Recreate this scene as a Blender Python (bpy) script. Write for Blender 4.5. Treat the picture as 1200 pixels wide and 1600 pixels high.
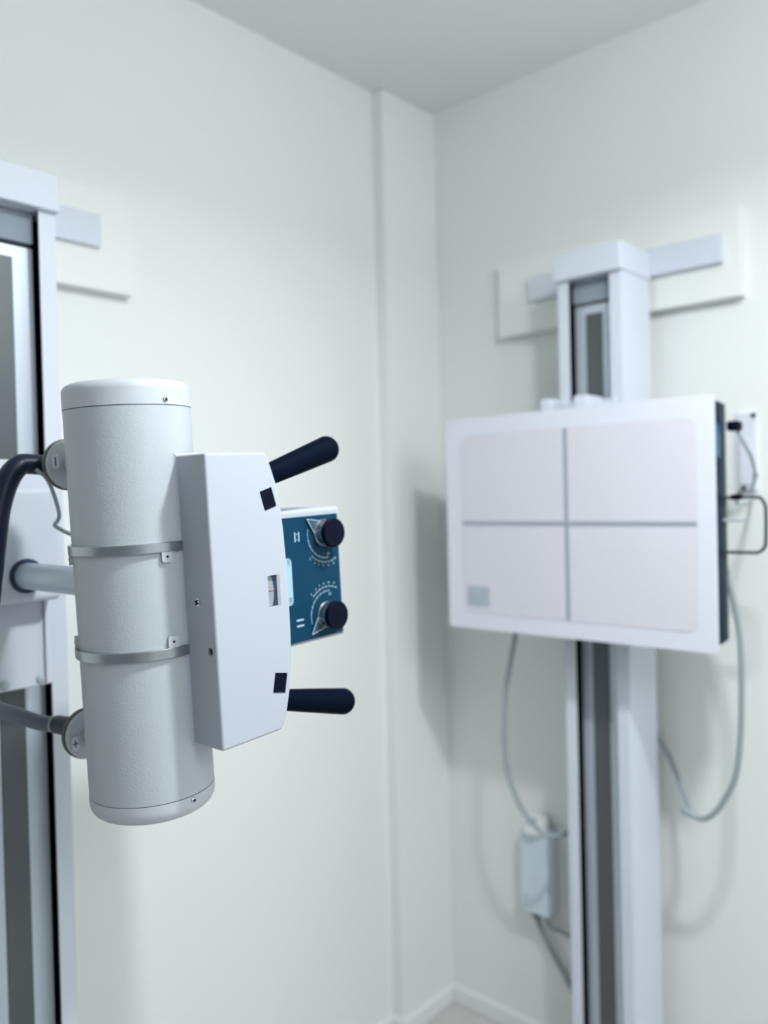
import bpy, bmesh, math, random
from mathutils import Vector, Matrix

for o in list(bpy.data.objects):
    bpy.data.objects.remove(o, do_unlink=True)
SC = bpy.context.scene
C = SC.collection

# ------------------------------------------------------------------ camera
def make_camera():
    f_px = 1293.0
    cam = bpy.data.cameras.new('camera')
    cam.sensor_fit = 'VERTICAL'; cam.sensor_height = 36.0
    cam.lens = f_px / 1600.0 * 36.0
    cam.clip_start = 0.02; cam.clip_end = 50
    cam.dof.use_dof = True
    cam.dof.focus_distance = 0.99
    cam.dof.aperture_fstop = 1.9
    o = bpy.data.objects.new('camera', cam); C.objects.link(o)
    a, pitch, roll = math.radians(42.14), math.radians(-0.84), math.radians(1.35)
    F = Vector((-math.sin(a)*math.cos(pitch), math.cos(a)*math.cos(pitch), math.sin(pitch)))
    R = Vector((math.cos(a), math.sin(a), 0)); U = R.cross(F)
    R2 = math.cos(roll)*R - math.sin(roll)*U
    U2 = math.sin(roll)*R + math.cos(roll)*U
    m = Matrix((R2, U2, -F)).transposed().to_4x4()
    m.translation = Vector((0, 0, 1.424))
    o.matrix_world = m
    SC.camera = o
make_camera()

# ------------------------------------------------------------------ light and exposure
def area(name, loc, size, power, col, rot=(0, 0, 0)):
    l = bpy.data.lights.new(name, 'AREA'); l.shape = 'RECTANGLE'
    l.size, l.size_y = size; l.energy = power; l.color = col
    o = bpy.data.objects.new(name, l); C.objects.link(o); o.location = loc; o.rotation_euler = rot
    return o
def globe(name, loc, r, power, col):
    l = bpy.data.lights.new(name, 'POINT'); l.shadow_soft_size = r; l.energy = power; l.color = col
    o = bpy.data.objects.new(name, l); C.objects.link(o); o.location = loc; return o
KEY = (-0.15, 0.85, 2.28)
k_ = area('ceiling_lamp_light', KEY, (0.15, 0.09), 16.5, (0.94, 0.97, 1.0)); k_.data.spread = math.radians(165)
globe('ceiling_lamp_light', (KEY[0], KEY[1], KEY[2]+0.03), 0.06, 6.6, (0.94, 0.97, 1.0))
globe('side_fill_light', (1.20, 0.45, 2.20), 0.30, 29, (0.94, 0.97, 1.0))  # soft fill added on the +X side to lift the ambient light
w = bpy.data.worlds.new('world'); SC.world = w; w.use_nodes = True
w.node_tree.nodes['Background'].inputs[0].default_value = (0.6, 0.7, 0.8, 1)
w.node_tree.nodes['Background'].inputs[1].default_value = 0.3
SC.view_settings.view_transform = 'Standard'
SC.view_settings.look = 'None'
SC.view_settings.gamma = 1.0
SC.view_settings.use_curve_mapping = False
SC.view_settings.exposure = 0.03

# ------------------------------------------------------------------ materials
def mat(name, col, rough=0.5, metal=0.0, bump=None, var=0.0, vscale=3.0, spec=0.5, coat=0.0, stretch=None, alpha_trans=0.0):
    m = bpy.data.materials.new(name); m.use_nodes = True
    nt = m.node_tree; b = nt.nodes['Principled BSDF']
    b.inputs['Base Color'].default_value = (*col, 1)
    b.inputs['Roughness'].default_value = rough
    b.inputs['Metallic'].default_value = metal
    b.inputs['Specular IOR Level'].default_value = spec
    b.inputs['Coat Weight'].default_value = coat
    b.inputs['Transmission Weight'].default_value = alpha_trans
    tc = nt.nodes.new('ShaderNodeTexCoord')
    mp = nt.nodes.new('ShaderNodeMapping'); nt.links.new(tc.outputs['Object'], mp.inputs[0])
    if stretch: mp.inputs['Scale'].default_value = stretch
    n = nt.nodes.new('ShaderNodeTexNoise'); n.inputs['Scale'].default_value = vscale
    n.inputs['Detail'].default_value = 4
    nt.links.new(mp.outputs[0], n.inputs['Vector'])
    mix = nt.nodes.new('ShaderNodeMix'); mix.data_type = 'RGBA'
    mix.inputs['A'].default_value = (*[c*(1-var) for c in col], 1)
    mix.inputs['B'].default_value = (*[min(1, c*(1+var)) for c in col], 1)
    nt.links.new(n.outputs['Fac'], mix.inputs['Factor'])
    nt.links.new(mix.outputs['Result'], b.inputs['Base Color'])
    if bump:
        sc, dist, st = bump
        n2 = nt.nodes.new('ShaderNodeTexNoise'); n2.inputs['Scale'].default_value = sc
        n2.inputs['Detail'].default_value = 3
        nt.links.new(tc.outputs['Object'], n2.inputs['Vector'])
        bp = nt.nodes.new('ShaderNodeBump'); bp.inputs['Distance'].default_value = dist
        bp.inputs['Strength'].default_value = st
        nt.links.new(n2.outputs['Fac'], bp.inputs['Height'])
        nt.links.new(bp.outputs[0], b.inputs['Normal'])
    return m

M = dict(
    wall=mat('wall_paint', (0.845, 0.872, 0.852), 0.75, var=0.012, vscale=1.5, bump=(60, 0.001, 0.15)),
    ceiling=mat('ceiling_paint', (0.845, 0.872, 0.85), 0.85, var=0.015),
    floor=mat('floor_vinyl', (0.55, 0.54, 0.53), 0.5, var=0.06, vscale=20),
    back=mat('back_wall_darkened', (0.36, 0.39, 0.41), 0.8),  # unseen wall, kept dark so less light bounces onto the tube cover's side
    head=mat('rail_head_shaded', (0.30, 0.35, 0.41), 0.6, var=0.02, spec=0.2),  # grey darkened to carry the shade under the top cap
    base=mat('baseboard_white', (0.86, 0.87, 0.86), 0.5, var=0.01),
    board=mat('backing_board_paint', (0.85, 0.874, 0.845), 0.6, var=0.015),
    column=mat('column_enamel', (0.69, 0.73, 0.82), 0.45, var=0.01, spec=0.25),
    enamel=mat('head_enamel', (0.49, 0.53, 0.57), 0.40, var=0.01, bump=(420, 0.0005, 0.6), spec=0.45),
    capm=mat('cap_enamel', (0.54, 0.575, 0.62), 0.40, var=0.01, bump=(700, 0.0002, 0.3), spec=0.4),
    cover=mat('cover_enamel', (0.46, 0.495, 0.565), 0.5, var=0.01, spec=0.25),
    steel=mat('brushed_steel', (0.42, 0.45, 0.48), 0.30, 1.0, var=0.15, vscale=60, stretch=(1, 1, 0.05)),
    chrome=mat('chrome', (0.65, 0.68, 0.70), 0.15, 1.0),
    alu=mat('rail_aluminium', (0.60, 0.67, 0.76), 0.38, 0.35, var=0.03, vscale=10, stretch=(8, 8, 0.2)),
    belt=mat('belt_grey', (0.11, 0.125, 0.135), 0.42, 0.3, var=0.12, vscale=5),
    dark=mat('channel_shade', (0.001, 0.003, 0.014), 0.6, var=0.05, spec=0.08),  # black stands in for the shade inside the column channels
    black=mat('black_plastic', (0.001, 0.003, 0.014), 0.55, var=0.1, vscale=30, spec=0.10),
    rubber=mat('handle_rubber', (0.001, 0.004, 0.013), 0.65, var=0.1, vscale=30, bump=(500, 0.0003, 0.3), spec=0.04),
    blue=mat('control_panel_blue', (0.001, 0.042, 0.088), 0.55, var=0.03, spec=0.15),
    print_=mat('dial_print', (0.42, 0.60, 0.70), 0.5, var=0.02),
    labelb=mat('label_blue', (0.34, 0.54, 0.66), 0.4, var=0.02),
    ink=mat('label_ink', (0.02, 0.06, 0.10), 0.5),
    plate=mat('detector_face', (0.70, 0.69, 0.76), 0.55, var=0.015, vscale=4),
    frame=mat('detector_frame', (0.74, 0.76, 0.85), 0.45, var=0.01),
    line=mat('crosshair_grey', (0.33, 0.37, 0.44), 0.6),
    sticker=mat('sticker_grey', (0.42, 0.48, 0.54), 0.6, var=0.12, vscale=60),
    housing=mat('detector_housing', (0.001, 0.010, 0.035), 0.5, var=0.05, spec=0.15),
    sideblue=mat('side_label_blue', (0.02, 0.10, 0.22), 0.4, var=0.05),
    grey=mat('grey_trim', (0.055, 0.075, 0.09), 0.5, var=0.05, spec=0.3),
    cable=mat('grey_cable', (0.13, 0.155, 0.19), 0.42, var=0.1, vscale=20),
    cabled=mat('dark_cable', (0.006, 0.014, 0.036), 0.4, var=0.1, vscale=20, spec=0.3),
    wire=mat('white_wire', (0.46, 0.53, 0.58), 0.5, var=0.03),
    gwire=mat('pale_grey_cable', (0.31, 0.36, 0.38), 0.5, var=0.03),
    olive=mat('gasket_olive', (0.10, 0.105, 0.085), 0.5, var=0.1),
    boxm=mat('wall_box_plastic', (0.68, 0.78, 0.86), 0.5, var=0.01),
    boxcap=mat('wall_box_cap', (0.85, 0.88, 0.88), 0.5, var=0.01),
    paper=mat('scale_white', (0.36, 0.40, 0.41), 0.6, var=0.02, spec=0.2),
    slate=mat('scale_backing', (0.02, 0.045, 0.09), 0.5, var=0.05),
    red=mat('pointer_red', (0.45, 0.01, 0.08), 0.4),
    clear=mat('clear_pointer', (0.03, 0.08, 0.13), 0.3, var=0.0, spec=0.2),
)

# ------------------------------------------------------------------ mesh helpers
def obj(name, bm, mats, parent=None, label=None, angle=35):
    me = bpy.data.meshes.new(name)
    bmesh.ops.recalc_face_normals(bm, faces=bm.faces)
    bm.to_mesh(me); bm.free()
    for p in me.polygons: p.use_smooth = True
    me.set_sharp_from_angle(angle=math.radians(angle))
    for m in (mats if isinstance(mats, (list, tuple)) else [mats]): me.materials.append(m)
    o = bpy.data.objects.new(name, me); C.objects.link(o)
    wn = o.modifiers.new('normals', 'WEIGHTED_NORMAL'); wn.keep_sharp = True; wn.weight = 80
    if parent: o.parent = parent
    if label: o['label'] = label
    return o
def tag(o, label, cat, group=None):
    o['label'] = label; o['category'] = cat
    if group: o['group'] = group
    return o
def struct(name, bm, m):
    o = obj(name, bm, m); o['kind'] = 'structure'; return o
def thing(name, label, cat, loc=(0, 0, 0), rot=(0, 0, 0), group=None):
    o = bpy.data.objects.new(name, None); C.objects.link(o)
    o.location = loc; o.rotation_euler = rot; o.empty_display_size = 0.05
    return tag(o, label, cat, group)
def setmat(faces, mi):
    for f in faces: f.material_index = mi
def box(bm, x0, x1, y0, y1, z0, z1, bev=0.0, seg=2, mi=0):
    r = bmesh.ops.create_cube(bm, size=1.0)
    for v in r['verts']:
        v.co = Vector(((x0+x1)/2+v.co.x*(x1-x0), (y0+y1)/2+v.co.y*(y1-y0), (z0+z1)/2+v.co.z*(z1-z0)))
    fs = set(f for v in r['verts'] for f in v.link_faces); setmat(fs, mi)
    if bev > 0:
        es = list(set(e for v in r['verts'] for e in v.link_edges))
        rb = bmesh.ops.bevel(bm, geom=es, offset=bev, segments=seg, profile=0.5, affect='EDGES')
        setmat(rb['faces'], mi)
    return bm
def newbox(*a, **k):
    return box(bmesh.new(), *a, **k)
def lathe(bm, prof, origin, axis, seg=48, mi=0, cap=True):
    """prof: list of (radius, distance along the axis)"""
    ax = Vector(axis).normalized(); o = Vector(origin)
    h = Vector((0, 0, 1)) if abs(ax.z) < 0.9 else Vector((1, 0, 0))
    u = ax.cross(h).normalized(); v = ax.cross(u)
    rings = []
    for r, t in prof:
        if r < 1e-6: rings.append([bm.verts.new(o+ax*t)])
        else: rings.append([bm.verts.new(o+ax*t+(u*math.cos(2*math.pi*k/seg)+v*math.sin(2*math.pi*k/seg))*r) for k in range(seg)])
    fs = []
    for a, b in zip(rings, rings[1:]):
        for k in range(seg):
            k2 = (k+1) % seg
            if len(a) == 1 and len(b) == 1: continue
            if len(a) == 1: fs.append(bm.faces.new((a[0], b[k], b[k2])))
            elif len(b) == 1: fs.append(bm.faces.new((a[k], a[k2], b[0])))
            else: fs.append(bm.faces.new((a[k], a[k2], b[k2], b[k])))
    if cap:
        for r_ in (rings[0], rings[-1]):
            if len(r_) > 1: fs.append(bm.faces.new(r_))
    setmat(fs, mi)
    return bm
def cr(pts, n=10):
    P = [Vector(p) for p in pts]; P = [P[0]*2-P[1]]+P+[P[-1]*2-P[-2]]; out = []
    for i in range(1, len(P)-2):
        for k in range(n):
            t = k/n; a, b, c, d = P[i-1:i+3]
            out.append(0.5*((2*b)+(c-a)*t+(2*a-5*b+4*c-d)*t*t+(3*b-a-3*c+d)*t**3))
    out.append(P[-2]); return out
def sweep(bm, pts, r, seg=16, n=10, mi=0, smooth=True):
    path = cr(pts, n) if smooth else [Vector(p) for p in pts]
    T = [(path[min(i+1, len(path)-1)]-path[max(i-1, 0)]).normalized() for i in range(len(path))]
    u = T[0].orthogonal().normalized(); rings = []
    for i, p in enumerate(path):
        u = (u-T[i]*u.dot(T[i])).normalized(); v = T[i].cross(u)
        rr = r(i/(len(path)-1)) if callable(r) else r
        rings.append([bm.verts.new(p+(u*math.cos(2*math.pi*k/seg)+v*math.sin(2*math.pi*k/seg))*rr) for k in range(seg)])
    fs = []
    for a, b in zip(rings, rings[1:]):
        for k in range(seg): fs.append(bm.faces.new((a[k], a[(k+1) % seg], b[(k+1) % seg], b[k])))
    fs += [bm.faces.new(rings[0]), bm.faces.new(rings[-1])]
    setmat(fs, mi)
    return bm
def prism_x(bm, yz, x0, x1, bev=0.0, seg=3, mi=0, sharp=20):
    """outline in the YZ plane pushed from x0 to x1"""
    a = [bm.verts.new((x0, y, z)) for y, z in yz]; b = [bm.verts.new((x1, y, z)) for y, z in yz]
    n = len(yz); fs = [bm.faces.new(a), bm.faces.new(b)]
    for i in range(n): fs.append(bm.faces.new((a[i], a[(i+1) % n], b[(i+1) % n], b[i])))
    setmat(fs, mi)
    if bev:
        bm.normal_update()
        es = set(e for f in fs for e in f.edges)
        es = [e for e in es if len(e.link_faces) == 2 and abs(e.calc_face_angle(0)) > math.radians(sharp)]
        rb = bmesh.ops.bevel(bm, geom=es, offset=bev, segments=seg, profile=0.5, affect='EDGES')
        setmat(rb['faces'], mi)
    return bm
def rrect(x0, x1, y0, y1, r, n=6):
    out = []
    for cx, cy, a0 in ((x1-r, y1-r, 0), (x0+r, y1-r, 90), (x0+r, y0+r, 180), (x1-r, y0+r, 270)):
        for k in range(n+1):
            a = math.radians(a0+90*k/n); out.append((cx+r*math.cos(a), cy+r*math.sin(a)))
    return out
def prism_y(bm, xz, y0, y1, bev=0.0, seg=3, mi=0):
    t = bmesh.new(); prism_x(t, [(-x, z) for x, z in xz], y0, y1, bev, seg, mi)
    # turn +X onto +Y
    bmesh.ops.rotate(t, verts=t.verts, cent=(0, 0, 0), matrix=Matrix.Rotation(math.pi/2, 3, 'Z'))
    # after the turn (x,y) -> (-y,x)
    me = bpy.data.meshes.new('tmp'); t.to_mesh(me); t.free(); bm.from_mesh(me); bpy.data.meshes.remove(me)
    return bm
def screw_bm(p, d, r=0.0032, slot=False, rot=0.3):
    """small screw head with a dark recess"""
    bm = bmesh.new(); d = Vector(d).normalized(); p = Vector(p)
    lathe(bm, [(r, -0.0015), (r, 0.0006), (r*0.85, 0.0014), (r*0.5, 0.0020), (0, 0.0022)], p, d, 20)
    u = d.orthogonal().normalized(); v = d.cross(u)
    for k in ((0,) if slot else (0, 1)):
        a = rot+k*math.pi/2; e = u*math.cos(a)+v*math.sin(a); s = d.cross(e)
        c = p+d*0.0021; l, w_, h = r*0.62, r*0.14, 0.0004
        vs = [bm.verts.new(c+e*i*l+s*j*w_+d*q*h) for i in (-1, 1) for j in (-1, 1) for q in (-1, 1)]
        fs = [bm.faces.new([vs[q] for q in t]) for t in ((0, 1, 3, 2), (4, 5, 7, 6), (0, 1, 5, 4), (2, 3, 7, 6), (0, 2, 6, 4), (1, 3, 7, 5))]
        setmat(fs, 1)
    return bm
def boolean_cut(o, cutter_bms):
    dg = None
    for cb in cutter_bms:
        me = bpy.data.meshes.new('cut'); bmesh.ops.recalc_face_normals(cb, faces=cb.faces); cb.to_mesh(me); cb.free()
        c = bpy.data.objects.new('cut', me); C.objects.link(c)
        par = o.parent; o.parent = None
        md = o.modifiers.new('b', 'BOOLEAN'); md.operation = 'DIFFERENCE'; md.solver = 'EXACT'; md.object = c
        mw = o.matrix_basis.copy(); o.matrix_basis = Matrix.Identity(4)
        bpy.context.view_layer.update()
        dg = bpy.context.evaluated_depsgraph_get()
        nm = bpy.data.meshes.new_from_object(o.evaluated_get(dg))
        o.modifiers.clear(); o.data = nm; o.matrix_basis = mw; o.parent = par
        bpy.data.objects.remove(c, do_unlink=True)
    o.data.set_sharp_from_angle(angle=math.radians(35))
    wn = o.modifiers.new('normals', 'WEIGHTED_NORMAL'); wn.keep_sharp = True; wn.weight = 80
def text_into(bm, s, size, centre, right, up, th=0.0002, mi=0):
    """lettering as thin raised shapes"""
    cu = bpy.data.curves.new('t', 'FONT'); cu.body = s; cu.size = size; cu.align_x = 'CENTER'; cu.align_y = 'CENTER'
    cu.extrude = th
    o = bpy.data.objects.new('t', cu); C.objects.link(o)
    bpy.context.view_layer.update()
    dg = bpy.context.evaluated_depsgraph_get(); me = bpy.data.meshes.new_from_object(o.evaluated_get(dg))
    R_, U_ = Vector(right).normalized(), Vector(up).normalized(); N = R_.cross(U_)
    m = Matrix((R_, U_, N)).transposed().to_4x4(); m.translation = Vector(centre); me.transform(m)
    old = set(bm.faces); bm.from_mesh(me)
    for f in bm.faces:
        if f not in old: f.material_index = mi
    bpy.data.objects.remove(o, do_unlink=True); bpy.data.meshes.remove(me)

# ------------------------------------------------------------------ the room
XL, XP, YR, H = -1.482, -1.444, 1.843, 2.5
XB, YB, YP = 1.6, -1.9, 1.626
struct('floor', newbox(XL-.1, XB+.1, YB-.1, YR+.1, -0.1, 0), M['floor'])
struct('ceiling', newbox(XL-.1, XB+.1, YB-.1, YR+.1, H, H+0.1), M['ceiling'])
struct('wall_left', newbox(XL-.1, XL, YB, YR, 0, H), M['wall'])
struct('wall_right', newbox(XL-.1, XB+.1, YR, YR+.1, 0, H), M['wall'])
struct('wall_back', newbox(XL-.1, XB+.1, YB-.1, YB, 0, H), M['back'])
struct('wall_side', newbox(XB, XB+.1, YB, YR, 0, H), M['wall'])
struct('trim_1', newbox(XL-.02, XP, YP, YR+.02, 0, H, 0.004), M['wall'])          # boxed-in corner pillar
def skirting(name, x0, x1, y0, y1):
    struct(name, newbox(x0, x1, y0, y1, 0, 0.047, 0.004), M['base'])
skirting('baseboard_right', XP, XB, YR-.012, YR)
skirting('baseboard_left', XL, XL+.012, YB, YP)
skirting('baseboard_pillar', XP, XP+.012, YP-.012, YR-.012)
skirting('baseboard_pillar_end', XL+.012, XP, YP-.012, YP)

# ------------------------------------------------------------------ wall columns (built facing -Y, 0 = middle of the front edge)
COLH = 1.903
def make_column(name, label, loc, rz):
    t = thing(name, label, 'column', loc, (0, 0, rz))
    # C-shaped extrusion: outline in plan, swept upward
    W, D, lip, th = 0.0785, 0.1385, 0.0290, 0.003
    pl = [(-W, 0), (-W+lip, 0), (-W+lip, th), (-W+th, th), (-W+th, D-th), (W-th, D-th), (W-th, th), (W-lip, th), (W-lip, 0), (W, 0), (W, D), (-W, D)]
    bm = bmesh.new()
    a = [bm.verts.new((x, y, 0)) for x, y in pl]; b = [bm.verts.new((x, y, COLH)) for x, y in pl]
    n = len(pl); fs = [bm.faces.new(a), bm.faces.new(b)]
    for i in range(n): fs.append(bm.faces.new((a[i], a[(i+1) % n], b[(i+1) % n], b[i])))
    bm.normal_update()
    es = [e for e in bm.edges if abs(e.verts[0].co.z-e.verts[1].co.z) > 1 and abs(abs(e.verts[0].co.x)-W) < 1e-5]
    bmesh.ops.bevel(bm, geom=es, offset=0.003, segments=3, affect='EDGES')
    obj('housing', bm, M['column'], t)
    obj('inner_shade', newbox(-W+th+.0005, W-th-.0005, 0.052, D-th-.001, 0.002, COLH-.001), M['dark'], t, 'black block standing in for shade deep in the channel')  # shade of the hollow channel put in as black parts
    obj('side_shade', box(newbox(-W+th+.0003, -W+th+.0015, th+.0005, 0.052, 0.002, COLH-.001), W-th-.0015, W-th-.0003, th+.0005, 0.052, 0.002, COLH-.001), M['dark'], t, 'black strips standing in for shade at the channel sides')
    obj('guide_rail', newbox(-0.0505, 0.0525, 0.030, 0.051, 0.004, COLH-0.055, 0.0015), M['alu'], t, 'bright aluminium guide rail')
    obj('belt', newbox(-0.0225, 0.0175, 0.0275, 0.0298, 0.01, COLH-0.075, 0.0006), M['belt'], t, 'dark grey lifting belt')
    obj('rail_head', newbox(-W+lip-.0005, W-lip+.0005, 0.022, 0.050, COLH-0.050, COLH-.0005, 0.001), M['head'], t)
    obj('top_cap', newbox(-W-0.0035, W+0.0035, -0.0125, D+.002, COLH, 1.9645, 0.004, 3), M['column'], t, 'white square top cap')
    obj('wall_bracket', newbox(-0.240, 0.238, D+.0003, D+0.0152, 1.914, 1.975, 0.0012), M['column'], t, 'wide flat bar holding the column to the wall')
    obj('base_plate', newbox(-0.10, 0.10, -0.02, D+.0, 0.0003, 0.006, 0.001), M['column'], t)
    return t
make_column('support_column', 'tall white column behind the flat square-lined detector, in front of the right wall', (-0.882, 1.66, 0.0), 0)
make_column('support_column', 'tall white column at the left edge carrying the x-ray tube arm', (-1.302, 0.5775, 0.0), math.pi/2)
tag(obj('mounting_board', newbox(-1.222, -0.610, YR-0.029, YR-.0005, 1.839, 2.030, 0.002), M['board']),
    'pale board on the right wall behind the top of the detector column', 'board')
tag(obj('mounting_board', newbox(XL+.0005, XL+0.029, 0.265, 0.8895, 1.836, 2.030, 0.002), M['board']),
    'pale board on the left wall behind the top of the left-edge column', 'board')

# ------------------------------------------------------------------ detector (flat panel on the right column)
def make_detector():
    t = thing('detector_panel', 'white rectangular x-ray detector with a grey crosshair, hung on the right-hand column', 'x-ray detector', (-0.8935, 1.632, 1.1218))
    t.scale = (1.013, 1, 1.013)
    def P(bm, **k):   # parts are modelled in room coordinates, then moved under the thing
        bmesh.ops.translate(bm, verts=bm.verts, vec=(0.882, -1.61, -1.1257)); return bm
    obj('front_frame', P(prism_y(bmesh.new(), rrect(-1.1925, -0.5722, 1.1257, 1.6040, 0.006), 1.540, 1.5525, 0.002)), M['frame'], t)
    obj('front_face', P(prism_y(bmesh.new(), rrect(-1.1505, -0.6035, 1.161, 1.566, 0.022), 1.5390, 1.5402, 0.0004)), M['plate'], t, 'lavender grey imaging face with rounded corners')
    bm = box(bmesh.new(), -0.8840, -0.8748, 1.5384, 1.5392, 1.162, 1.565)
    box(bm, -1.149, -0.605, 1.5380, 1.5390, 1.3610, 1.3700)
    obj('crosshair', P(bm), M['line'], t, 'grey cross dividing the face in four')
    obj('sticker', P(prism_y(bmesh.new(), rrect(-1.1400, -1.0790, 1.176, 1.222, 0.004), 1.5385, 1.5390)), M['sticker'], t, 'small grey printed square in the lower left corner')
    h = obj('housing', P(newbox(-1.186, -0.5775, 1.5527, 1.605, 1.134, 1.597, 0.006)), M['housing'], t, 'dark navy housing behind the frame')
    obj('side_label', P(newbox(-0.578, -0.5770, 1.558, 1.588, 1.490, 1.552, 0.0003)), M['sideblue'], h, 'blue strip on the side')
    obj('rear_cover', P(newbox(-1.184, -0.5765, 1.6052, 1.620, 1.137, 1.594, 0.005)), M['grey'], t, 'grey rear cover')
    hd = obj('side_handle', P(sweep(bmesh.new(), [(-0.585, 1.600, 1.413), (-0.520, 1.600, 1.413), (-0.508, 1.600, 1.409), (-0.5015, 1.600, 1.396), (-0.5005, 1.600, 1.38),
        (-0.5015, 1.600, 1.335), (-0.504, 1.600, 1.320), (-0.514, 1.600, 1.311), (-0.53, 1.600, 1.3095), (-0.585, 1.600, 1.3095)], 0.0032, 12, 6)), M['grey'], t, 'bent grey wire handle on the right side')
    obj('grip', P(lathe(bmesh.new(), [(0, 0), (0.0045, 0.003), (0.0062, 0.010), (0.0062, 0.016), (0.0045, 0.023), (0, 0.026)], (-0.566, 1.600, 1.4135), (1, 0, 0), 20)), M['black'], hd, 'black knob on the wire handle')
    obj('latch_pin', P(sweep(bmesh.new(), [(-0.585, 1.60, 1.370), (-0.537, 1.60, 1.370)], 0.0028, 12)), M['wire'], t, 'short grey pin')
    bm = box(bmesh.new(), -0.940, -0.805, 1.6203, 1.6365, 1.20, 1.628, 0.004)
    box(bm, -0.952, -0.922, 1.560, 1.6360, 1.598, 1.634, 0.006); box(bm, -0.872, -0.838, 1.560, 1.6360, 1.598, 1.634, 0.006)
    obj('carriage', P(bm), M['column'], t, 'white bracket joining detector and column')
make_detector()

# ------------------------------------------------------------------ things on and near the right wall
def wall_things():
    t = thing('cable_holder', 'narrow white plate on the right wall beside the detector handle', 'plate', (-0.611, YR-.006, 1.427))
    obj('plate', box(newbox(-0.019, 0.019, -0.006, 0.0055, 0, 0.165, 0.002), -0.012, 0.012, -0.010, -0.005, 0.01, 0.11, 0.002), M['frame'], t)
    for x, z in ((0.017, 0.158), (0.019, 0.030), (-0.006, 0.004)):
        obj('screw', lathe(bmesh.new(), [(0.0055, 0), (0.0055, 0.003), (0.003, 0.005), (0, 0.0055)], (x, -0.006, z), (0, -1, 0), 16), M['grey'], t, 'dark screw head')
    t = thing('signal_cable', 'thin grey cable with a black plug dropping beside the right edge of the detector', 'cable', (-0.56, 1.62, 1.55))
    L = lambda p: (p[0]+.56, p[1]-1.62, p[2]-1.55)
    obj('cable', sweep(bmesh.new(), [L(p) for p in [(-0.570, 1.662, 1.550), (-0.566, 1.672, 1.528), (-0.568, 1.73, 1.495), (-0.580, 1.79, 1.46), (-0.592, 1.812, 1.432), (-0.596, 1.812, 1.41), (-0.575, 1.72, 1.405), (-0.562, 1.628, 1.402)]], 0.0036, 10), M['wire'], t)
    obj('plug', newbox(-0.026, -0.002, 0.024, 0.050, -0.008, 0.011, 0.004), M['black'], t, 'black plug')
    t = thing('junction_box', 'small pale blue box low on the right wall, left of the detector column', 'box', (-1.137, YR-.001, 0.350))
    b = obj('body', newbox(-0.0405, 0.0405, -0.052, 0.0, 0.010, 0.222, 0.005, 3), M['boxm'], t)
    obj('top_cap', lathe(bmesh.new(), [(0.034, 0), (0.035, 0.020), (0.031, 0.030), (0, 0.031)], (0.0, -0.0375, 0.2215), (0, 0, 1), 32), M['boxcap'], t, 'round white cap')
    obj('socket', lathe(bmesh.new(), [(0.013, 0), (0.013, 0.002), (0, 0.0021)], (0.003, -0.060, 0.2522), (0, -0.3, 1), 24), M['gwire'], t, 'grey socket in the cap')
    bm = box(bmesh.new(), -0.020, 0.002, -0.034, -0.012, -0.008, 0.0100, 0.003); box(bm, 0.010, 0.026, -0.034, -0.014, -0.002, 0.010, 0.003)
    obj('cable_gland', bm, M['black'], t, 'black cable plugs underneath')
    tag(obj('power_cable', sweep(bmesh.new(), [(-1.146, 1.818, 0.341), (-1.138, 1.822, 0.31), (-1.105, 1.826, 0.255), (-1.06, 1.828, 0.19), (-1.01, 1.826, 0.10), (-0.95, 1.822, 0.012)], 0.0066, 12), M['gwire']),
        'grey green cable running down from the small wall box to the floor', 'cable')
    tag(obj('branch_cable', sweep(bmesh.new(), [(-1.119, 1.818, 0.346), (-1.108, 1.822, 0.325), (-1.085, 1.824, 0.322), (-1.04, 1.822, 0.318), (-0.96, 1.818, 0.31)], 0.0050, 12), M['gwire']),
        'short thin cable leaving the underside of the small wall box sideways behind the column', 'cable')
    tag(obj('hanging_cable', sweep(bmesh.new(), [(-1.0789, 1.656, 1.1456), (-1.0857, 1.656, 1.1054), (-1.104, 1.656, 1.0249), (-1.1182, 1.656, 0.9611), (-1.1232, 1.656, 0.8831), (-1.1232, 1.656, 0.8072), (-1.1107, 1.656, 0.7434), (-1.0824, 1.656, 0.6873), (-1.05, 1.66, 0.652), (-1.016, 1.67, 0.63), (-0.992, 1.72, 0.628), (-0.968, 1.775, 0.628), (-0.945, 1.812, 0.628), (-0.91, 1.8215, 0.628)], 0.0058, 12), M['gwire']),
        'pale cable looping below the left half of the detector over the small wall box', 'cable')
    tag(obj('hanging_cable', sweep(bmesh.new(), [(-0.6075, 1.656, 1.3285), (-0.5942, 1.656, 1.2694), (-0.578, 1.66, 1.19), (-0.57, 1.66, 1.12), (-0.57, 1.66, 1.02), (-0.5745, 1.66, 0.93), (-0.585, 1.66, 0.86), (-0.61, 1.66, 0.805), (-0.632, 1.66, 0.775), (-0.655, 1.66, 0.762), (-0.69, 1.66, 0.77), (-0.695, 1.7, 0.765), (-0.738, 1.76, 0.788), (-0.779, 1.808, 0.822), (-0.815, 1.8215, 0.87), (-0.84, 1.8215, 0.93)], 0.0058, 12), M['gwire']),
        'pale cable hanging in a deep loop right of the detector column', 'cable')
wall_things()

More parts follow.
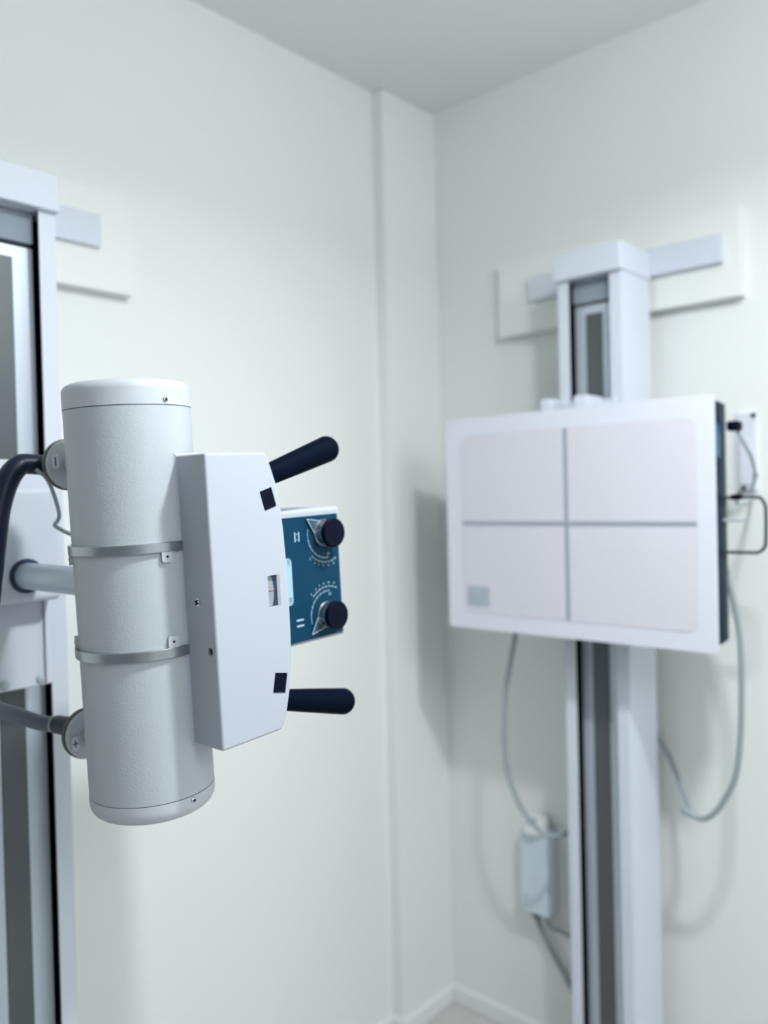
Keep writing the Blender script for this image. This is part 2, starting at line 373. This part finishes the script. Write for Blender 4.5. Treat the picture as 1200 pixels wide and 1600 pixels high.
# ------------------------------------------------------------------ tube carriage on the left column
def make_carriage():
    t = thing('tube_carriage', 'white sliding carriage with a round arm on the left-edge column, behind the x-ray tube', 'carriage', (-1.26, 0.555, 1.147))
    L = lambda x, y, z: (x+1.26, y-0.555, z-1.147)
    def B(x0, x1, y0, y1, z0, z1, bev=.003, seg=3):
        return newbox(x0+1.26, x1+1.26, y0-.555, y1-.555, z0-1.147, z1-1.147, bev, seg)
    obj('lower_housing', B(-1.2985, -1.262, 0.480, 0.6085, 1.1475, 1.294), M['column'], t)
    bm = B(-1.2985, -1.250, 0.480, 0.607, 1.2945, 1.498, .004)
    obj('upper_housing', bm, M['column'], t)
    bm = B(-1.2495, -1.213, 0.500, 0.606, 1.284, 1.455, .010, 4)
    obj('arm_block', bm, M['column'], t, 'rounded white block where the arm leaves')
    bm = newbox(-0.0015, 0.004, 0.0415, 0.0505, 0.004, 0.142, 0.0015)
    obj('edge_strip', bm, M['frame'], t, 'thin raised strip along the right edge')
    for y in (0.590, 0.534):
        obj('screw', lathe(bmesh.new(), [(0.0075, 0), (0.0075, 0.002), (0.005, 0.004), (0, 0.0045)], L(-1.2625, y, 1.158), (1, 0, 0), 20), M['wire'], t, 'round screw head')
    obj('collar', lathe(bmesh.new(), [(0.0255, 0), (0.0255, 0.003), (0.023, 0.004)], L(-1.2135, 0.550, 1.324), (1, 0, 0), 40), M['slate'], t, 'dark ring around the root of the arm')
    obj('arm', lathe(bmesh.new(), [(0.0195, 0), (0.0195, 0.2118)], L(-1.2135, 0.550, 1.324), (1, 0, 0), 40), M['alu'], t, 'round horizontal arm')
make_carriage()

# ------------------------------------------------------------------ x-ray tube head
PIV = Vector((-0.938, 0.550, 1.324)); TILT = math.radians(2.5)
TX, TY, TR = 0.013, 0.012, 0.0765
def on_tube(deg, z, r=TR):
    a = math.radians(deg); return (TX+r*math.cos(a), TY+r*math.sin(a), z), (math.cos(a), math.sin(a), 0)
def make_tube():
    t = thing('x_ray_tube', 'large white cylindrical x-ray tube head with blue control panel and two black handles', 'x-ray tube', PIV, (TILT, 0, 0))
    ax = (0, 0, 1); o0 = (TX, TY, 0)
    bm = lathe(bmesh.new(), [(TR, -0.2540), (TR, 0.2180)], o0, ax, 128)
    body = obj('tube_body', bm, M['enamel'], t)
    for z in (0.2180, -0.2550):
        obj('seam', lathe(bmesh.new(), [(TR-.001, z), (TR-.001, z+.001)], o0, ax, 96), M['ink'], body, 'thin dark seam at the end cap')
    def capprof(z0, z1, r):
        s = 1 if z1 > z0 else -1; out = [(TR+.0003, z0), (TR+.0003, z1-s*r)]
        for k in range(1, 9):
            a = math.pi/2*k/8; out.append((TR+.0003-r*(1-math.cos(a)), z1-s*r*(1-math.sin(a))))
        return out
    for z0, z1, rr, sa, sz in ((0.2190, 0.2500, 0.011, 2.9, 0.2245), (-0.2550, -0.2810, 0.017, 5.5, -0.2600)):
        c = obj('end_cap', lathe(bmesh.new(), capprof(z0, z1, rr), o0, ax, 128), M['capm'], t)
        p, d = on_tube(sa, sz)
        obj('screw', screw_bm(p, d, 0.0037), [M['chrome'], M['black']], c, 'small steel screw')
    # clamp rings with their lugs
    for z0, z1, lz, angs in ((0.0445, 0.0560, 0.0390, (-6.5, -117)), (-0.0815, -0.0695, -0.0625, (-5.5, -117))):
        r1 = TR+0.0048
        ring = obj('clamp_ring', lathe(bmesh.new(), [(TR-.001, z0), (r1-.0006, z0), (r1, z0+.0006), (r1, z1-.0006), (r1-.0006, z1), (TR-.001, z1)], o0, ax, 128), M['steel'], t, 'polished steel ring around the tube')
        for a in angs:
            p, d = on_tube(a, lz, TR); d = Vector(d); s = Vector((-d.y, d.x, 0)); p = Vector(p)
            bm = bmesh.new(); up = 1 if lz < 0 else -1
            pts = [(-0.0068, -up*0.008), (0.0068, -up*0.008), (0.0068, up*0.003)]
            for k in range(1, 6):
                an = math.pi/2*k/6; pts.append((0.0068-0.004*(1-math.cos(an)), up*(0.003+0.004*math.sin(an))))
            pts += [(-x, z) for x, z in reversed(pts[2:])]
            lo = [bm.verts.new(p+s*x+Vector((0, 0, z))-d*0.002) for x, z in pts]
            hi = [bm.verts.new(p+s*x+Vector((0, 0, z))+d*0.0042) for x, z in pts]
            n = len(pts); bm.faces.new(lo); bm.faces.new(hi)
            for i in range(n): bm.faces.new((lo[i], lo[(i+1) % n], hi[(i+1) % n], hi[i]))
            lathe(bm, [(0.0014, 0), (0.0014, 0.0004)], p+d*0.0042, d, 14, mi=1)
            obj('lug', bm, [M['capm'], M['black']], ring, 'white drilled lug on the ring')
    # cable sockets on the wall side
    for z, slot, cz in ((0.158, True, 0.1625), (-0.2130, False, -0.2200)):
        ox = -0.135
        sk = obj('cable_socket', lathe(bmesh.new(), [(0.012, -0.008), (0.012, 0.095)], (ox, 0.006, z), (1, 0, 0), 48), M['capm'], t)
        obj('socket_flange', lathe(bmesh.new(), [(0.0325, 0), (0.0335, 0.001), (0.0335, 0.0065), (0.032, 0.008), (0.0, 0.008)], (ox, 0.006, z), (1, 0, 0), 64), M['capm'], sk)
        obj('gasket', lathe(bmesh.new(), [(0.030, -0.009), (0.0350, -0.006), (0.0350, 0.0), (0.0336, 0.0005)], (ox, 0.006, z), (1, 0, 0), 64), M['olive'], sk, 'dark olive gasket ring')
        bm = bmesh.new(); y = -0.016
        prism_x(bm, rrect(y-0.0065, y+0.0035, cz-0.010, cz+0.010, 0.0045), ox+0.0078, ox+0.0098)
        if slot: box(bm, ox+0.0096, ox+0.0104, y-0.0022, y-0.0008, cz-0.006, cz+0.006, mi=1)
        else:
            box(bm, ox+0.0096, ox+0.0104, y-0.0021, y-0.0009, cz-0.005, cz+0.005, mi=1)
            box(bm, ox+0.0096, ox+0.0104, y-0.0055, y+0.0025, cz-0.0006, cz+0.0006, mi=1)
        obj('flange_screw', bm, [M['frame'], M['ink']], sk, 'white recessed screw')
    # front cover with the angle scale and the handles
    prof = [(.0255, .158), (.1165, .157), (.1235, .1415), (.131, .119), (.1365, .092), (.1395, .055), (.1412, .015), (.1420, -.03), (.1415, -.075), (.1390, -.113), (.1345, -.143), (.128, -.168), (.122, -.1830), (.1160, -.190), (.0255, -.192)]
    cov = obj('front_cover', prism_x(bmesh.new(), prof, 0.089, 0.147, 0.0035, 3, sharp=8), M['cover'], t, 'smooth white cover plate over the tube')
    wy0, wy1, wz0, wz1, XF = 0.1080, 0.1268, -0.0345, 0.0048, 0.147
    def rot_quad(cy, cz, hy, hz, deg, x0, x1, bm=None):
        a = math.radians(deg); bm = bm or bmesh.new()
        q = [(cy+y*math.cos(a)-z*math.sin(a), cz+y*math.sin(a)+z*math.cos(a)) for y, z in ((-hy, -hz), (hy, -hz), (hy, hz), (-hy, hz))]
        return prism_x(bm, q, x0, x1)
    slots = [(0.1163, 0.0993, 15), (0.1182, -0.1310, -12.5)]
    cuts = [newbox(XF-0.006, XF+0.01, wy0, wy1, wz0, wz1)]
    cuts += [rot_quad(cy, cz, 0.0101, 0.0128, dg, XF-0.003, XF+0.01) for cy, cz, dg in slots]
    cuts += [lathe(bmesh.new(), [(0.0052, -0.01), (0.0052, 0.006)], (0.1343, 0.0255, -0.0749), (0, 1, 0), 24)]
    boolean_cut(cov, cuts)
    for cy, cz, dg in slots:
        obj('slot_block', rot_quad(cy+0.0004, cz+0.0006, 0.0094, 0.0120, dg, XF-0.0029, XF-0.0006), M['black'], cov, 'black square block in the cover')
    hb = lathe(bmesh.new(), [(0.0050, 0.0), (0.0050, 0.001)], (0.1343, 0.0295, -0.0749), (0, 1, 0), 20)
    obj('hole_plug', hb, M['grey'], cov, 'grey plug deep in a round hole')
    obj('screw', screw_bm((0.1165, 0.0252, -0.0171), (0, -1, 0), 0.0058), [M['chrome'], M['black']], cov, 'shiny steel screw')
    # angle scale inside the window
    bm = newbox(XF-0.0059, XF-0.0055, wy0+.0001, wy1-.0001, wz0+.0001, wz1-.0001, mi=0)
    Rr, cy, cz = 0.054, 0.0665, -0.0148
    arc = [(wy0+.0002, wz0+.0004), (wy0+.0002, wz1-.0004)]
    for k in range(13):
        z = wz1-.0004-(wz1-wz0-.0008)*k/12; arc.append((cy+math.sqrt(Rr*Rr-(z-cz)**2), z))
    prism_x(bm, arc, XF-0.0055, XF-0.0050, mi=1)
    for k in range(-6, 7):
        if k == 0: continue
        a = math.radians(3.0*k); r0 = 0.0475 if k % 2 else 0.0435
        y0, z0, y1, z1 = cy+r0*math.cos(a), cz+r0*math.sin(a), cy+0.0530*math.cos(a), cz+0.0530*math.sin(a)
        y0 = max(y0, wy0+.001); w_ = 0.00017
        prism_x(bm, [(y0, z0-w_), (y1, z1-w_), (y1, z1+w_), (y0, z0+w_)], XF-0.0050, XF-0.0048, mi=2)
    prism_x(bm, [(wy0+.0002, cz-.0005), (wy0+.005, cz-.0005), (wy0+.005, cz+.0005), (wy0+.0002, cz+.0005)], XF-0.0048, XF-0.0044, mi=2)
    prism_x(bm, [(wy0+.005, cz-.0005), (wy1-.004, cz-.0004), (wy1-.004, cz+.0004), (wy0+.005, cz+.0005)], XF-0.0048, XF-0.0044, mi=3)
    obj('angle_scale', bm, [M['slate'], M['paper'], M['ink'], M['red']], cov, 'white degree scale with a red line in the window')
    # handles
    for a, b, r0, r1 in (((0.110, 0.112, 0.1185), (0.110, 0.2715, 0.1655), 0.0118, 0.0183), ((0.110, 0.118, -0.1570), (0.110, 0.2760, -0.1980), 0.0118, 0.0183)):
        A, B = Vector(a), Vector(b); d = B-A; L = d.length
        pr = [(r0, 0)]
        for k in range(1, 11):
            s = k/10; pr.append((r0+(r1-r0)*(s**0.8), s*(L-0.016)))
        for k in range(1, 9):
            an = math.pi/2*k/8; pr.append((r1-0.016+0.016*math.cos(an) if k < 8 else 0.0, L-0.016+0.016*math.sin(an)))
        pr[-1] = (r1-0.016, L); pr.append((0, L+0.0002))
        obj('handle', lathe(bmesh.new(), pr, A, d, 40), M['rubber'], t, 'tapered black grip handle')
    # collimator
    col = obj('collimator_housing', newbox(-0.055, 0.080, 0.0905, 0.3060, -0.1085, 0.0800, 0.006, 4), M['cover'], t, 'white box body behind the cover')
    XPn = 0.083
    obj('control_panel', prism_x(bmesh.new(), rrect(0.112, 0.2965, -0.1035, 0.0695, 0.0015), 0.0795, XPn, 0.0004), M['blue'], col, 'dark blue control panel')
    bm = bmesh.new(); x0, x1 = XPn-.0001, XPn+.00025
    def arc_line(cy_, cz_, r, a0, a1, w_=0.0007):
        n = 24
        for k in range(n):
            a, b = math.radians(a0+(a1-a0)*k/n), math.radians(a0+(a1-a0)*(k+1)/n)
            prism_x(bm, [(cy_+(r-w_/2)*math.cos(a), cz_+(r-w_/2)*math.sin(a)), (cy_+(r+w_/2)*math.cos(a), cz_+(r+w_/2)*math.sin(a)),
                         (cy_+(r+w_/2)*math.cos(b), cz_+(r+w_/2)*math.sin(b)), (cy_+(r-w_/2)*math.cos(b), cz_+(r-w_/2)*math.sin(b))], x0, x1)
    def tick(cy_, cz_, r0, r1, deg, w_=0.0006):
        a = math.radians(deg); c, s = math.cos(a), math.sin(a)
        prism_x(bm, [(cy_+r*c-q*s, cz_+r*s+q*c) for r, q in ((r0, -w_/2), (r1, -w_/2), (r1, w_/2), (r0, w_/2))], x0, x1)
    for sgn, cy_, cz_ in ((1, 0.2705, 0.0420), (-1, 0.2690, -0.0735)):
        bm = bmesh.new()
        def A(d): return d if sgn > 0 else 360-d      # the lower dial mirrors the upper one
        arc_line(cy_, cz_, 0.0340, A(165), A(278)); arc_line(cy_, cz_, 0.0400, A(225), A(298))
        for k, s in enumerate(('5', '6', '7', '8', '10', '12', '15')):
            d = A(192+k*13.5); tick(cy_, cz_, 0.0322, 0.0355, d)
        for k in range(8):
            d = A(228+k*9.5); tick(cy_, cz_, 0.0400, 0.0425, d)
        nums = ((0.0290, 278, '20', 0.0050), (0.0455, 226, '5', 0.0046), (0.0455, 240, '6', 0.0042), (0.0455, 250, '7', 0.0042),
                (0.0455, 261, '8', 0.0042), (0.0455, 273, '10', 0.0042), (0.0455, 287, '12', 0.0042))
        for r, d, s, sz in nums:
            a = math.radians(A(d))
            text_into(bm, s, sz, (x1, cy_+r*math.cos(a), cz_+r*math.sin(a)), (0, 1, 0), (0, 0, 1), 0.0001)
        obj('dial_marks', bm, M['print_'], col, 'pale curved scale with small numbers around a knob')
    bm = bmesh.new()
    # the two small symbols
    for y in (0.2128, 0.2200): box(bm, x0, x1, y-.0009, y+.0009, 0.0355, 0.0490)
    for z in (0.0385, 0.0460): box(bm, x0, x1, 0.2137, 0.2191, z-.0003, z+.0003)
    obj('ladder_symbol', bm, M['print_'], col, 'two upright pale bars beside the upper dial')
    bm = bmesh.new()
    for z in (-0.0730, -0.0810): box(bm, x0, x1, 0.2075, 0.2205, z-.0012, z+.0012)
    obj('equals_symbol', bm, M['print_'], col, 'two level pale bars beside the lower dial')
    bm = prism_x(bmesh.new(), rrect(0.150, 0.2035, -0.0505, 0.0145, 0.006), XPn-.0001, XPn+.0006, 0.0002)
    for z, s in ((0.0085, '150'), (-0.0440, '150')):
        text_into(bm, s, 0.0065, (XPn+.0008, 0.1985, z), (0, 0, 1), (0, -1, 0), 0.0001, mi=1)
    obj('panel_label', bm, [M['labelb'], M['ink']], col, 'light blue rounded label half hidden by the cover')
    for ky, kz, tipy, tipz in ((0.2662, 0.0442, 0.2342, 0.0655), (0.2640, -0.0728, 0.2322, -0.0965)):
        bm = lathe(bmesh.new(), [(0.0184, 0), (0.0190, 0.001), (0.0190, 0.003), (0.0178, 0.0045), (0.0178, 0.0165)], (XPn, ky, kz), (1, 0, 0), 64)
        kb = obj('knob', bm, M['steel'], col, 'steel turning knob')
        obj('knob_cap', lathe(bmesh.new(), [(0.0192, 0.0166), (0.0202, 0.0180), (0.0202, 0.0235), (0.0192, 0.0248), (0, 0.0250)], (XPn, ky, kz), (1, 0, 0), 64), M['black'], col, 'flat black knob cap')
        # clear pointer: a thin wedge with raised bright edges
        c = Vector((ky, kz)); tp = Vector((tipy, tipz)); d = (tp-c).normalized(); n = Vector((-d.y, d.x))
        e1, e2 = c+n*0.0145+d*0.006, c-n*0.0145+d*0.006
        bm = prism_x(bmesh.new(), [tuple(tp), tuple(e1), tuple(e2)], XPn+.0015, XPn+.0028, mi=0)
        for e in (e1, e2):
            q = (e-tp).normalized(); m_ = Vector((-q.y, q.x))*0.0005
            prism_x(bm, [tuple(tp+m_), tuple(e+m_), tuple(e-m_), tuple(tp-m_)], XPn+.0028, XPn+.0034, mi=1)
        obj('pointer', bm, [M['clear'], M['wire']], col, 'triangular clear pointer with bright edges')
    return t
make_tube()

# ------------------------------------------------------------------ cables at the tube
def tw(x, y, z):      # tube head coordinates -> room
    c, s = math.cos(TILT), math.sin(TILT)
    return Vector((x, y*c-z*s, y*s+z*c))+PIV
def tube_cables():
    a = tw(-0.1455, 0.006, 0.158); b = tw(-0.165, 0.004, 0.158)
    t = thing('high_voltage_cable', 'thick dark cable arching from the upper socket of the x-ray tube to the left', 'cable', tuple(a))
    L = lambda p: Vector(p)-a
    obj('boot', sweep(bmesh.new(), [L(a), L(a+Vector((-.012, -.002, 0))), L(b+Vector((-.004, -.004, 0)))], lambda s: 0.0165-0.003*s, 24), M['grey'], t, 'grey rubber boot')
    pts = [b+Vector((.006, 0, 0)), b+Vector((-0.008, -0.004, 0.0)), Vector((-1.1200, 0.5112, 1.4845)), Vector((-1.1200, 0.5006, 1.4808)), Vector((-1.1200, 0.4899, 1.4686)), Vector((-1.1200, 0.4808, 1.4497)), Vector((-1.1200, 0.4723, 1.4200)), Vector((-1.1200, 0.4660, 1.3777)), Vector((-1.1200, 0.4587, 1.3273)), Vector((-1.1200, 0.4450, 1.2530)), Vector((-1.16, 0.36, 0.80)), Vector((-1.25, 0.33, 0.45)), Vector((-1.33, 0.31, 0.20)), Vector((-1.36, 0.30, 0.02))]
    obj('cable', sweep(bmesh.new(), [L(p) for p in pts], lambda q: 0.0132+0.002*min(1, q*3), 24), M['cabled'], t)
    a2 = tw(-0.1455, 0.006, -0.2130)
    t = thing('high_voltage_cable', 'thick grey cable leaving the lower socket of the x-ray tube to the left', 'cable', tuple(a2))
    L = lambda p: Vector(p)-a2
    obj('boot', sweep(bmesh.new(), [L(a2), L(a2+Vector((-.03, -.003, .002))), L(a2+Vector((-.062, -.008, .002)))], lambda s: 0.0150-0.0022*s, 24), M['grey'], t, 'dark rubber boot')
    e = a2+Vector((-.062, -.008, .002))
    obj('ring', sweep(bmesh.new(), [L(e), L(e+Vector((-.004, -.003, 0.0))), L(e+Vector((-.008, -.006, .001)))], 0.0116, 24), M['gwire'], t, 'pale ring between boot and cable')
    pts = [e+Vector((-.006, -.004, 0)), e+Vector((-.014, -.016, .003)), e+Vector((-.020, -.036, .013)), e+Vector((-.024, -.058, .025)), e+Vector((-.027, -.10, .04)), e+Vector((-.04, -.16, .03)), Vector((-1.24, 0.30, 1.00)), Vector((-1.29, 0.25, 0.70)), Vector((-1.36, 0.22, 0.30)), Vector((-1.38, 0.21, 0.02))]
    obj('cable', sweep(bmesh.new(), [L(p) for p in pts], 0.0110, 24), M['cable'], t)
    p0 = Vector((-1.128, 0.546, 1.468))
    bm = sweep(bmesh.new(), [(-1.105, 0.5182, 1.4769), (-1.105, 0.533, 1.4639), (-1.105, 0.5423, 1.4427), (-1.105, 0.5489, 1.4178), (-1.105, 0.5477, 1.4072), (-1.105, 0.5429, 1.4011), (-1.105, 0.5446, 1.3975), (-1.105, 0.5592, 1.3889), (-1.105, 0.5836, 1.3787)], 0.0028, 10)
    tag(obj('ground_wire', bm, M['wire']), 'thin pale wire hanging between the upper cable and the x-ray tube', 'wire')
tube_cables()
